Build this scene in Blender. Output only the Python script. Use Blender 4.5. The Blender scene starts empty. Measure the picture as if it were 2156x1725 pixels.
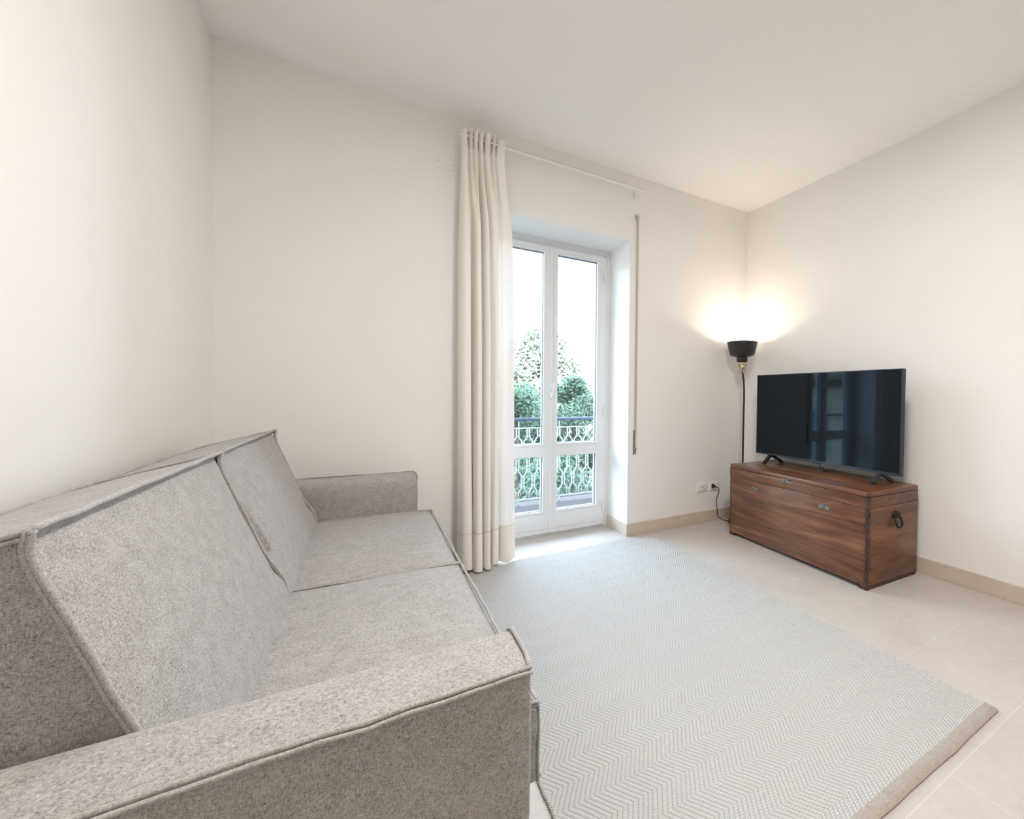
import bpy, bmesh, math, random
from mathutils import Vector, Matrix, noise
random.seed(7)
PI = math.pi
SC = bpy.context.scene
COL = SC.collection

# ------------------------------------------------------------------ camera
YAW, PITCH, ROLL = 0.576492, -0.020177, 0.012655
FPX, CXP, CYP = 924.936, 1372.13, 852.72
def cam_axes(yaw, pitch, roll):
    f = Vector((math.sin(yaw)*math.cos(pitch), math.cos(yaw)*math.cos(pitch), math.sin(pitch)))
    r0 = Vector((math.cos(yaw), -math.sin(yaw), 0)); u0 = r0.cross(f)
    r = r0*math.cos(roll) + u0*math.sin(roll)
    u = -r0*math.sin(roll) + u0*math.cos(roll)
    return r, u, f
cd = bpy.data.cameras.new('camera'); cam = bpy.data.objects.new('camera', cd); COL.objects.link(cam)
cd.sensor_fit = 'HORIZONTAL'; cd.sensor_width = 36.0
cd.lens = FPX/2156*36
cd.shift_x = (1078-CXP)/2156
cd.shift_y = (CYP-862.5)/2156
cd.clip_start = 0.02; cd.clip_end = 500
r, u, f = cam_axes(YAW, PITCH, ROLL)
M = Matrix(((r.x, u.x, -f.x, -3.1034), (r.y, u.y, -f.y, -3.1035), (r.z, u.z, -f.z, 1.15), (0, 0, 0, 1)))
cam.matrix_world = M
SC.camera = cam

# ------------------------------------------------------------------ view, sky, sun
SC.view_settings.view_transform = 'Standard'
SC.view_settings.look = 'None'
SC.view_settings.exposure = 1.17
SC.view_settings.gamma = 1.0
SC.view_settings.use_curve_mapping = False
SC.cycles.max_bounces = 12
SC.cycles.diffuse_bounces = 8
SC.cycles.glossy_bounces = 5
SC.cycles.transmission_bounces = 8
SC.cycles.transparent_max_bounces = 24
SC.cycles.sample_clamp_indirect = 12.0
SC.cycles.caustics_reflective = False
SC.cycles.caustics_refractive = False
SC.cycles.use_denoising = True
SC.cycles.adaptive_threshold = 0.015
SKY = 11.4
w = bpy.data.worlds.new('sky'); SC.world = w; w.use_nodes = True
nt = w.node_tree; nt.nodes.clear()
wo = nt.nodes.new('ShaderNodeOutputWorld'); bg = nt.nodes.new('ShaderNodeBackground')
tc = nt.nodes.new('ShaderNodeTexCoord'); sep = nt.nodes.new('ShaderNodeSeparateXYZ')
cr = nt.nodes.new('ShaderNodeValToRGB')
cr.color_ramp.elements[0].position = 0.0; cr.color_ramp.elements[0].color = (0.64, 0.81, 1.0, 1)
cr.color_ramp.elements[1].position = 1.0; cr.color_ramp.elements[1].color = (0.54, 0.73, 1.0, 1)
nt.links.new(tc.outputs['Generated'], sep.inputs[0]); nt.links.new(sep.outputs['Z'], cr.inputs[0])
nt.links.new(cr.outputs[0], bg.inputs[0]); bg.inputs[1].default_value = SKY
nt.links.new(bg.outputs[0], wo.inputs[0])
# daylight portal in the balcony doorway (guides sampling of the sky, gives no light of its own)
pl = bpy.data.lights.new('doorway_portal', 'AREA'); pl.shape = 'RECTANGLE'; pl.size = 1.12; pl.size_y = 2.42
pl.cycles.is_portal = True
po = bpy.data.objects.new('doorway_portal', pl); COL.objects.link(po)
po.location = (-1.854, 0.47, 1.2); po.rotation_euler = (math.radians(-90), 0, 0)

# ------------------------------------------------------------------ helpers
def tag(o, label=None, cat=None, group=None, kind=None):
    if label: o['label'] = label
    if cat: o['category'] = cat
    if group: o['group'] = group
    if kind: o['kind'] = kind
    return o
def empty(name, loc=(0, 0, 0), rz=0.0, parent=None):
    o = bpy.data.objects.new(name, None); COL.objects.link(o)
    o.location = loc; o.rotation_euler = (0, 0, rz); o.empty_display_size = .05
    if parent: o.parent = parent
    return o
def obj(name, bm, mat, parent=None, smooth=False, angle=None):
    me = bpy.data.meshes.new(name)
    bmesh.ops.recalc_face_normals(bm, faces=bm.faces[:])
    bm.to_mesh(me); bm.free()
    o = bpy.data.objects.new(name, me); COL.objects.link(o)
    if isinstance(mat, (list, tuple)):
        for m in mat: me.materials.append(m)
    else: me.materials.append(mat)
    if smooth:
        for p in me.polygons: p.use_smooth = True
        if angle is not None:
            try: me.set_sharp_from_angle(angle=math.radians(angle))
            except Exception: pass
    if parent: o.parent = parent
    return o
def box(bm, x0, x1, y0, y1, z0, z1, bevel=0.0, seg=2, mat=0):
    vs = [bm.verts.new((x, y, z)) for x in (x0, x1) for y in (y0, y1) for z in (z0, z1)]
    F = [(0, 1, 3, 2), (4, 6, 7, 5), (0, 4, 5, 1), (2, 3, 7, 6), (0, 2, 6, 4), (1, 5, 7, 3)]
    fs = [bm.faces.new([vs[i] for i in q]) for q in F]
    for q in fs: q.material_index = mat
    if bevel > 0:
        es = list({e for q in fs for e in q.edges})
        bmesh.ops.bevel(bm, geom=es, offset=bevel, segments=seg, affect='EDGES', profile=0.5)
    return bm
def tube(bm, pts, rad, n=8, cap=True, closed=False):
    pts = [Vector(p) for p in pts]; N = len(pts)
    rads = rad if isinstance(rad, (list, tuple)) else [rad]*N
    rings = []; up = None
    for i, p in enumerate(pts):
        if closed: t = pts[(i+1) % N]-pts[i-1]
        elif i == 0: t = pts[1]-pts[0]
        elif i == N-1: t = pts[-1]-pts[-2]
        else: t = (pts[i+1]-pts[i]).normalized()+(pts[i]-pts[i-1]).normalized()
        t.normalize()
        if up is None: up = t.orthogonal().normalized()
        up = (up-t*up.dot(t))
        if up.length < 1e-6: up = t.orthogonal()
        up.normalize(); s = t.cross(up)
        rings.append([bm.verts.new(p+(up*math.cos(2*PI*k/n)+s*math.sin(2*PI*k/n))*rads[i]) for k in range(n)])
    for i in range(N if closed else N-1):
        a, b = rings[i], rings[(i+1) % N]
        for k in range(n): bm.faces.new((a[k], a[(k+1) % n], b[(k+1) % n], b[k]))
    if cap and not closed:
        bm.faces.new(rings[0][::-1]); bm.faces.new(rings[-1])
    return bm
def lathe(bm, prof, n=40, M=None, cap0=False, cap1=False):
    rings = []
    for rr, z in prof:
        ring = []
        for k in range(n):
            v = Vector((rr*math.cos(2*PI*k/n), rr*math.sin(2*PI*k/n), z))
            ring.append(bm.verts.new(M @ v if M else v))
        rings.append(ring)
    for a, b in zip(rings, rings[1:]):
        for k in range(n): bm.faces.new((a[k], a[(k+1) % n], b[(k+1) % n], b[k]))
    if cap0: bm.faces.new(rings[0][::-1])
    if cap1: bm.faces.new(rings[-1])
    return bm
def smooth_path(pts, sub=6):
    P = [Vector(p) for p in pts]; out = []
    for i in range(len(P)-1):
        p0 = P[max(i-1, 0)]; p1 = P[i]; p2 = P[i+1]; p3 = P[min(i+2, len(P)-1)]
        for k in range(sub):
            t = k/sub
            out.append(0.5*((2*p1)+(p2-p0)*t+(2*p0-5*p1+4*p2-p3)*t*t+(3*p1-p0-3*p2+p3)*t**3))
    out.append(P[-1]); return out
def lerp(a, b, t): return a+(b-a)*t
def interp(xs, ys, x):
    if x <= xs[0]: return ys[0]
    for i in range(len(xs)-1):
        if x <= xs[i+1]:
            t = (x-xs[i])/(xs[i+1]-xs[i]); return ys[i]+(ys[i+1]-ys[i])*t
    return ys[-1]
def sstep(a, b, x):
    t = min(1, max(0, (x-a)/(b-a))); return t*t*(3-2*t)

# ------------------------------------------------------------------ materials
class NB:
    def __init__(s, name):
        s.m = bpy.data.materials.new(name); s.m.use_nodes = True
        s.nt = s.m.node_tree; s.p = s.nt.nodes['Principled BSDF']; s.out = s.nt.nodes['Material Output']
    def n(s, t, **k):
        nd = s.nt.nodes.new(t)
        for a, b in k.items(): setattr(nd, a, b)
        return nd
    def l(s, a, b): s.nt.links.new(a, b)
    def coords(s, kind='Object', scale=(1, 1, 1), rot=(0, 0, 0)):
        tcn = s.n('ShaderNodeTexCoord'); mp = s.n('ShaderNodeMapping')
        mp.inputs['Scale'].default_value = scale; mp.inputs['Rotation'].default_value = rot
        s.l(tcn.outputs[kind], mp.inputs[0]); return mp.outputs[0]
    def noise(s, vec, scale, detail=3, rough=.5, dist=0):
        nd = s.n('ShaderNodeTexNoise'); nd.inputs['Scale'].default_value = scale
        nd.inputs['Detail'].default_value = detail; nd.inputs['Roughness'].default_value = rough
        nd.inputs['Distortion'].default_value = dist; s.l(vec, nd.inputs['Vector']); return nd.outputs['Fac']
    def ramp(s, fac, stops):
        nd = s.n('ShaderNodeValToRGB'); e = nd.color_ramp.elements
        while len(e) < len(stops): e.new(.5)
        for q, (p, c) in zip(e, stops):
            q.position = p; q.color = c if len(c) == 4 else (*c, 1)
        s.l(fac, nd.inputs[0]); return nd.outputs[0]
    def math(s, op, a, b=None, c=None):
        nd = s.n('ShaderNodeMath', operation=op)
        for i, v in enumerate((a, b, c)):
            if v is None: continue
            if isinstance(v, (int, float)): nd.inputs[i].default_value = v
            else: s.l(v, nd.inputs[i])
        return nd.outputs[0]
    def mix(s, fac, a, b, mode='MIX'):
        nd = s.n('ShaderNodeMix', data_type='RGBA', blend_type=mode)
        for i, v in ((0, fac), (6, a), (7, b)):
            if isinstance(v, (int, float)): nd.inputs[i].default_value = v
            elif isinstance(v, (tuple, list)): nd.inputs[i].default_value = (*v, 1) if len(v) == 3 else v
            else: s.l(v, nd.inputs[i])
        return nd.outputs[2]
    def bump(s, h, strength=.3, dist=.01):
        b = s.n('ShaderNodeBump'); b.inputs['Strength'].default_value = strength
        b.inputs['Distance'].default_value = dist; s.l(h, b.inputs['Height'])
        s.l(b.outputs[0], s.p.inputs['Normal']); return b
    def set(s, color=None, rough=None, metal=None, spec=None, **k):
        p = s.p
        if color is not None:
            if isinstance(color, tuple): p.inputs['Base Color'].default_value = (*color, 1)
            else: s.l(color, p.inputs['Base Color'])
        if rough is not None:
            if isinstance(rough, (int, float)): p.inputs['Roughness'].default_value = rough
            else: s.l(rough, p.inputs['Roughness'])
        if metal is not None: p.inputs['Metallic'].default_value = metal
        if spec is not None: p.inputs['Specular IOR Level'].default_value = spec
        for a, b in k.items(): p.inputs[a].default_value = b
        return s

def m_plain(name, color, rough=.5, metal=0, spec=.5, var=.04, scale=20):
    b = NB(name); v = b.coords(); nz = b.noise(v, scale, 3)
    c0 = tuple(c*(1-var) for c in color); c1 = tuple(min(1, c*(1+var)) for c in color)
    b.set(b.ramp(nz, [(.3, c0), (.7, c1)]), rough, metal, spec); return b.m

def m_wall(name, color):
    b = NB(name); v = b.coords()
    n1 = b.noise(v, 1.3, 4); n2 = b.noise(v, 180, 2)
    b.set(b.ramp(n1, [(.3, tuple(c*.985 for c in color)), (.7, color)]), .85, 0, .25)
    b.bump(n2, .12, .002); return b.m
WALL = m_wall('wall_paint', (.872, .858, .842))
CEIL = m_wall('ceiling_paint', (.90, .893, .885))

def m_tile():
    b = NB('floor_limestone'); v = b.coords()
    br = b.n('ShaderNodeTexBrick'); br.offset = .5; br.offset_frequency = 2; br.squash = 1
    mp = b.n('ShaderNodeMapping'); mp.inputs['Location'].default_value = (.80+.0, .10, 0)
    b.l(b.n('ShaderNodeTexCoord').outputs['Object'], mp.inputs[0])
    b.l(mp.outputs[0], br.inputs['Vector'])
    br.inputs['Scale'].default_value = 1.0; br.inputs['Brick Width'].default_value = .80
    br.inputs['Row Height'].default_value = .40; br.inputs['Mortar Size'].default_value = .0016
    br.inputs['Mortar Smooth'].default_value = .2; br.inputs['Bias'].default_value = 0
    br.inputs['Color1'].default_value = (0, 0, 0, 1); br.inputs['Color2'].default_value = (1, 1, 1, 1)
    br.inputs['Mortar'].default_value = (.5, .5, .5, 1)
    base = b.mix(br.outputs['Color'], (.49, .445, .40), (.545, .50, .465))
    n1 = b.noise(v, 3.2, 5, .6, .6); n2 = b.noise(v, 26, 4, .6)
    vein = b.ramp(b.noise(v, 5.5, 6, .65, 1.2), [(.485, (1, 1, 1)), (.5, (.93, .88, .83)), (.515, (1, 1, 1))])
    c = b.mix(.55, base, b.ramp(n1, [(.3, (.485, .44, .40)), (.7, (.575, .54, .505))]))
    c = b.mix(.12, c, b.ramp(n2, [(.35, (.41, .375, .34)), (.6, (.60, .57, .54))]))
    c = b.mix(.35, c, b.mix(1.0, c, vein, 'MULTIPLY'))
    c = b.mix(br.outputs['Fac'], c, (.62, .59, .56))
    b.set(c, b.ramp(n1, [(.3, (.36,)*3), (.7, (.46,)*3)]), 0, .4)
    b.bump(b.math('MULTIPLY', br.outputs['Fac'], -1), .25, .002); return b.m
TILE = m_tile()
DWALL = m_wall('near_wall_bounce_tone', (.50, .46, .42))  # made-up darker tone for the unseen near wall, limits light bounced back
def m_stone():
    b = NB('skirting_limestone'); v = b.coords()
    n1 = b.noise(v, 5, 5, .6, .8); n2 = b.noise(v, 40, 4)
    vein = b.ramp(b.noise(v, 9, 6, .7, 1.5), [(.49, (1, 1, 1)), (.5, (.82, .74, .66)), (.51, (1, 1, 1))])
    c = b.ramp(n1, [(.25, (.56, .48, .39)), (.75, (.66, .59, .50))])
    c = b.mix(.4, c, b.mix(1.0, c, vein, 'MULTIPLY'))
    b.set(c, .45, 0, .4); return b.m
STONE = m_stone()
WHITE = m_plain('white_lacquer', (.74, .745, .75), .35, 0, .5, .01)
PLASTIC = m_plain('white_plastic', (.86, .84, .81), .35, 0, .5, .01)
GASKET = m_plain('grey_gasket', (.16, .19, .22), .5)
SEAM = m_plain('seam_grey', (.35, .34, .33), .7)  # plain grey for the screws and the rail's track slot
BLACKP = m_plain('black_plastic', (.018, .018, .020), .42, 0, .5, .1)
BLACKM = m_plain('black_metal', (.020, .018, .017), .38, .0, .5, .1)
BRASS = m_plain('aged_brass', (.62, .53, .36), .28, 1.0, .5, .1, 60)
CHROME = m_plain('chrome', (.72, .72, .74), .18, 1.0)
IRON = m_plain('dark_iron', (.035, .030, .027), .42, .5, .5, .35, 120)
PEWTER = m_plain('aged_pewter', (.24, .235, .23), .26, .9, .5, .6, 160)
STRAP = m_plain('beige_strap', (.52, .46, .39), .85)
def m_glass(name='window_glass'):
    b = NB(name); nt = b.nt
    tr = b.n('ShaderNodeBsdfTransparent'); gl = b.n('ShaderNodeBsdfGlossy'); mx = b.n('ShaderNodeMixShader')
    tr.inputs[0].default_value = (.96, .975, .97, 1); gl.inputs['Roughness'].default_value = 0.0
    fr = b.n('ShaderNodeFresnel'); geo = b.n('ShaderNodeNewGeometry')   # same reflectance from either side of the thin pane
    b.l(b.math('ADD', 1.45, b.math('MULTIPLY', geo.outputs['Backfacing'], 1/1.45-1.45)), fr.inputs['IOR'])
    b.l(fr.outputs[0], mx.inputs[0]); b.l(tr.outputs[0], mx.inputs[1]); b.l(gl.outputs[0], mx.inputs[2])
    b.l(mx.outputs[0], b.out.inputs[0]); nt.nodes.remove(b.p); return b.m
GLASS = m_glass()
def m_fabric(name, dark, mid, light):
    b = NB(name)
    a = b.coords('Object', (1, 1, 1))
    # slubby weave: threads stretched in two directions
    n1 = b.noise(b.coords('Object', (520, 520, 150)), 1, 2, .6)
    n2 = b.noise(b.coords('Object', (170, 170, 520)), 1, 2, .6)
    n3 = b.noise(a, 420, 3, .7)
    n4 = b.noise(a, 30, 3)
    s_ = b.math('ADD', b.math('MULTIPLY', n1, .5), b.math('MULTIPLY', n2, .5))
    s2 = b.math('ADD', b.math('MULTIPLY', s_, .6), b.math('MULTIPLY', n3, .4))
    s3 = b.math('ADD', b.math('MULTIPLY', s2, .9), b.math('MULTIPLY', n4, .1))
    c = b.ramp(s3, [(.34, dark), (.47, mid), (.62, light)])
    b.set(c, .95, 0, .15)
    b.p.inputs['Sheen Weight'].default_value = .25; b.p.inputs['Sheen Roughness'].default_value = .5
    b.p.inputs['Sheen Tint'].default_value = (.85, .88, .95, 1)
    b.bump(s2, .55, .003); return b.m
FAB = m_fabric('heather_fabric', (.100, .088, .079), (.335, .318, .304), (.55, .535, .525))
PIPE = m_fabric('heather_piping', (.17, .16, .15), (.37, .355, .34), (.54, .53, .52))

# ------------------------------------------------------------------ the room (z up, x right along the window wall, y outwards)
H = 2.935; XL = -3.76; YN = -4.95; WT = 0.44
DX0, DX1, DH, DR = -2.395, -1.313, 2.401, 0.341
bm = bmesh.new(); box(bm, XL-.3, .3, YN-.3, WT, -.12, 0)
tag(obj('floor', bm, TILE), kind='structure')
bm = bmesh.new(); box(bm, XL-.3, .3, YN-.3, WT, H, H+.12)
tag(obj('ceiling', bm, CEIL), kind='structure')
bm = bmesh.new()
box(bm, XL-.3, DX0, 0, WT, 0, H); box(bm, DX1, .3, 0, WT, 0, H); box(bm, DX0, DX1, 0, WT, DH, H)
tag(obj('wall_far', bm, WALL), kind='structure')
bm = bmesh.new(); box(bm, XL-.3, XL, YN-.3, 0, 0, H)
tag(obj('wall_left', bm, WALL), kind='structure')
bm = bmesh.new(); box(bm, 0, .3, YN-.3, 0, 0, H)
tag(obj('wall_right', bm, WALL), kind='structure')
bm = bmesh.new(); box(bm, XL, 0, YN-.3, YN, 0, H)
tag(obj('wall_near', bm, DWALL), kind='structure')
BH, BT = .100, .012
bm = bmesh.new()
box(bm, XL, DX0+.0, -BT, 0, 0, BH, .0015, 1); box(bm, DX1, 0, -BT, 0, 0, BH, .0015, 1)
tag(obj('baseboard_far', bm, STONE), kind='structure')
bm = bmesh.new()
box(bm, DX1-BT, DX1, -BT, DR, 0, BH, .0015, 1); box(bm, DX0, DX0+BT, -BT, DR, 0, BH, .0015, 1)
tag(obj('trim_1', bm, STONE), kind='structure')
bm = bmesh.new(); box(bm, -BT, 0, YN, -BT, 0, BH, .0015, 1)
tag(obj('baseboard_right', bm, STONE), kind='structure')
bm = bmesh.new(); box(bm, XL, XL+BT, YN, -BT, 0, BH, .0015, 1)
tag(obj('baseboard_left', bm, STONE), kind='structure')
bm = bmesh.new(); box(bm, XL+BT, -BT, YN, YN+BT, 0, BH, .0015, 1)
tag(obj('baseboard_near', bm, STONE), kind='structure')

# ------------------------------------------------------------------ balcony door
def build_door():
    root = empty('door_1', ((DX0+DX1)/2, DR, 0)); root['kind'] = 'structure'
    ox, oy = (DX0+DX1)/2, DR
    def P(bm, x0, x1, y0, y1, z0, z1, bv=.003): box(bm, x0-ox, x1-ox, y0-oy, y1-oy, z0, z1, bv, 2)
    fx0, fx1 = DX0, DX1; F = .045
    bm = bmesh.new()
    P(bm, fx0, fx0+F, DR, DR+.07, 0, DH); P(bm, fx1-F, fx1, DR, DR+.07, 0, DH)
    P(bm, fx0+F, fx1-F, DR, DR+.07, DH-.052, DH); P(bm, fx0+F, fx1-F, DR+.005, DR+.07, 0, .022)
    P(bm, fx1-F-.012, fx1-F+.004, DR-.006, DR+.004, .02, DH-.045, .002)
    P(bm, fx0+F-.004, fx0+F+.012, DR-.006, DR+.004, .02, DH-.045, .002)
    P(bm, fx0+F-.004, fx1-F+.004, DR-.006, DR+.004, DH-.058, DH-.044, .002)
    obj('frame', bm, WHITE, root)
    y0, y1 = DR-.012, DR+.050
    mx = -1.856
    zz = [.024, .205, .650, .753, 2.289, DH-.056]
    def leaf(gx0, gx1, lx0, lx1):
        bm = bmesh.new()
        P(bm, lx0, gx0, y0, y1, zz[0], zz[5]); P(bm, gx1, lx1, y0, y1, zz[0], zz[5])
        P(bm, gx0, gx1, y0, y1, zz[0], zz[1], .0015); P(bm, gx0, gx1, y0, y1, zz[2], zz[3], .0015)
        P(bm, gx0, gx1, y0, y1, zz[4], zz[5], .0015)
        lf = obj('leaf', bm, WHITE, root)
        # raised glazing beads and the raised bottom panel
        bd = bmesh.new()
        for za, zb in ((zz[1], zz[2]), (zz[3], zz[4])):
            for a0, a1, c0, c1 in ((gx0-.019, gx0+.002, za-.019, zb+.019), (gx1-.002, gx1+.019, za-.019, zb+.019)):
                P(bd, a0, a1, y0-.005, y0+.012, c0, c1, .003)
            for c0, c1 in ((za-.019, za+.002), (zb-.002, zb+.019)):
                P(bd, gx0+.002, gx1-.002, y0-.005, y0+.012, c0, c1, .003)
        P(bd, gx0-.018, gx1+.018, y0-.004, y0+.01, .062, zz[1]-.024, .003)
        o = obj('glazing_bead', bd, WHITE, lf)
        for za, zb in ((zz[1], zz[2]), (zz[3], zz[4])):
            gm = bmesh.new()
            e = .0055
            P(gm, gx0, gx0+e, y0+.016, y0+.034, za, zb, 0); P(gm, gx1-e, gx1, y0+.016, y0+.034, za, zb, 0)
            P(gm, gx0, gx1, y0+.016, y0+.034, za, za+e, 0); P(gm, gx0, gx1, y0+.016, y0+.034, zb-e, zb, 0)
            obj('gasket', gm, GASKET, lf)
            pm = bmesh.new(); P(pm, gx0+.001, gx1-.001, y0+.022, y0+.028, za+.001, zb-.001, 0)
            obj('pane', pm, GLASS, lf)
        return lf
    R = leaf(-1.796, -1.440, mx+.001, DX1-F-.002)
    L = leaf(-2.268, -1.912, DX0+F+.002, mx-.001)
    # overlapping centre moulding on the right leaf
    bm = bmesh.new(); P(bm, mx-.004, mx+.020, y0-.010, y0+.001, zz[0]+.004, zz[5]-.004, .004)
    obj('meeting_strip', bm, WHITE, R)
    for lf, hx in ((R, DX1-F-.012), (L, DX0+F+.012)):
        for zc in (2.18, 1.018, .205):
            bm = bmesh.new()
            tube(bm, [(hx-ox, y0-.012-oy, zc-.052), (hx-ox, y0-.012-oy, zc-.001)], .0085, 12)
            tube(bm, [(hx-ox, y0-.012-oy, zc+.001), (hx-ox, y0-.012-oy, zc+.052)], .0095, 12)
            sgn = -1 if hx > ox else 1
            P(bm, min(hx, hx+sgn*.034), max(hx, hx+sgn*.034), y0-.006, y0+.001, zc+.002, zc+.05, .0015)
            obj('hinge', bm, WHITE, lf, True, 35)
    # handle: backplate, keyhole and slightly turned lever
    hx = -1.850
    bm = bmesh.new(); P(bm, hx-.016, hx+.016, y0-.022, y0-.004, 1.110, 1.250, .004)
    hd = obj('handle', bm, WHITE, R)
    bm = bmesh.new()
    a = Vector((hx-.006-ox, y0-.05-oy, 1.128)); c = Vector((hx+.019-ox, y0-.05-oy, 1.240))
    d = (c-a).normalized(); s = Vector((d.z, 0, -d.x))*.009; t = Vector((0, .006, 0))
    vs = []
    for q, k in ((a, .85), (c, 1.1)):
        for sx, sy in ((-1, -1), (1, -1), (1, 1), (-1, 1)): vs.append(bm.verts.new(q+s*sx*k+t*sy))
    for q in ((0, 1, 2, 3), (7, 6, 5, 4), (0, 4, 5, 1), (1, 5, 6, 2), (2, 6, 7, 3), (3, 7, 4, 0)): bm.faces.new([vs[i] for i in q])
    bmesh.ops.bevel(bm, geom=bm.edges[:], offset=.002, segments=2, affect='EDGES')
    tube(bm, [(hx+.012-ox, y0-.02-oy, 1.225), (hx+.014-ox, y0-.05-oy, 1.225)], .008, 10)
    obj('lever', bm, WHITE, R)
    bm = bmesh.new(); tube(bm, [(hx-.003-ox, y0-.021-oy, 1.185), (hx-.003-ox, y0-.0235-oy, 1.185)], .0055, 10)
    obj('keyhole', bm, CHROME, R)
    # threshold
    bm = bmesh.new(); P(bm, DX0, DX1, DR+.07, WT+.03, -.02, .018, .003)
    tag(obj('trim_2', bm, STONE), kind='structure').location = (ox, oy, 0)
build_door()

# ------------------------------------------------------------------ curtain
def m_curtain():
    b = NB('curtain_linen'); nt = b.nt
    v = b.coords(); n1 = b.noise(b.coords('Object', (900, 900, 60)), 1, 2); n2 = b.noise(b.coords('Object', (60, 60, 900)), 1, 2)
    wv = b.math('MULTIPLY', b.math('ADD', n1, n2), .5)
    col = b.ramp(wv, [(.35, (.90, .855, .79)), (.65, (.94, .905, .85))])
    df = b.n('ShaderNodeBsdfDiffuse'); tl = b.n('ShaderNodeBsdfTranslucent'); tp = b.n('ShaderNodeBsdfTransparent')
    b.l(col, df.inputs[0]); tl.inputs[0].default_value = (.74, .82, .90, 1)
    bmp = b.n('ShaderNodeBump'); bmp.inputs['Strength'].default_value = .15; bmp.inputs['Distance'].default_value = .001
    b.l(wv, bmp.inputs['Height']); b.l(bmp.outputs[0], df.inputs['Normal'])
    m1 = b.n('ShaderNodeMixShader'); m1.inputs[0].default_value = .07
    b.l(df.outputs[0], m1.inputs[1]); b.l(tl.outputs[0], m1.inputs[2])
    # open weave lets a little light straight through
    at = b.n('ShaderNodeTexCoord'); sp = b.n('ShaderNodeSeparateXYZ'); b.l(at.outputs['Object'], sp.inputs[0])
    body = b.math('GREATER_THAN', sp.outputs['Z'], .262)
    m2 = b.n('ShaderNodeMixShader'); b.l(b.math('MULTIPLY', body, .006), m2.inputs[0])
    b.l(m1.outputs[0], m2.inputs[1]); b.l(tp.outputs[0], m2.inputs[2])
    b.l(m2.outputs[0], b.out.inputs[0]); nt.nodes.remove(b.p); return b.m
CURT = m_curtain()
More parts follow.
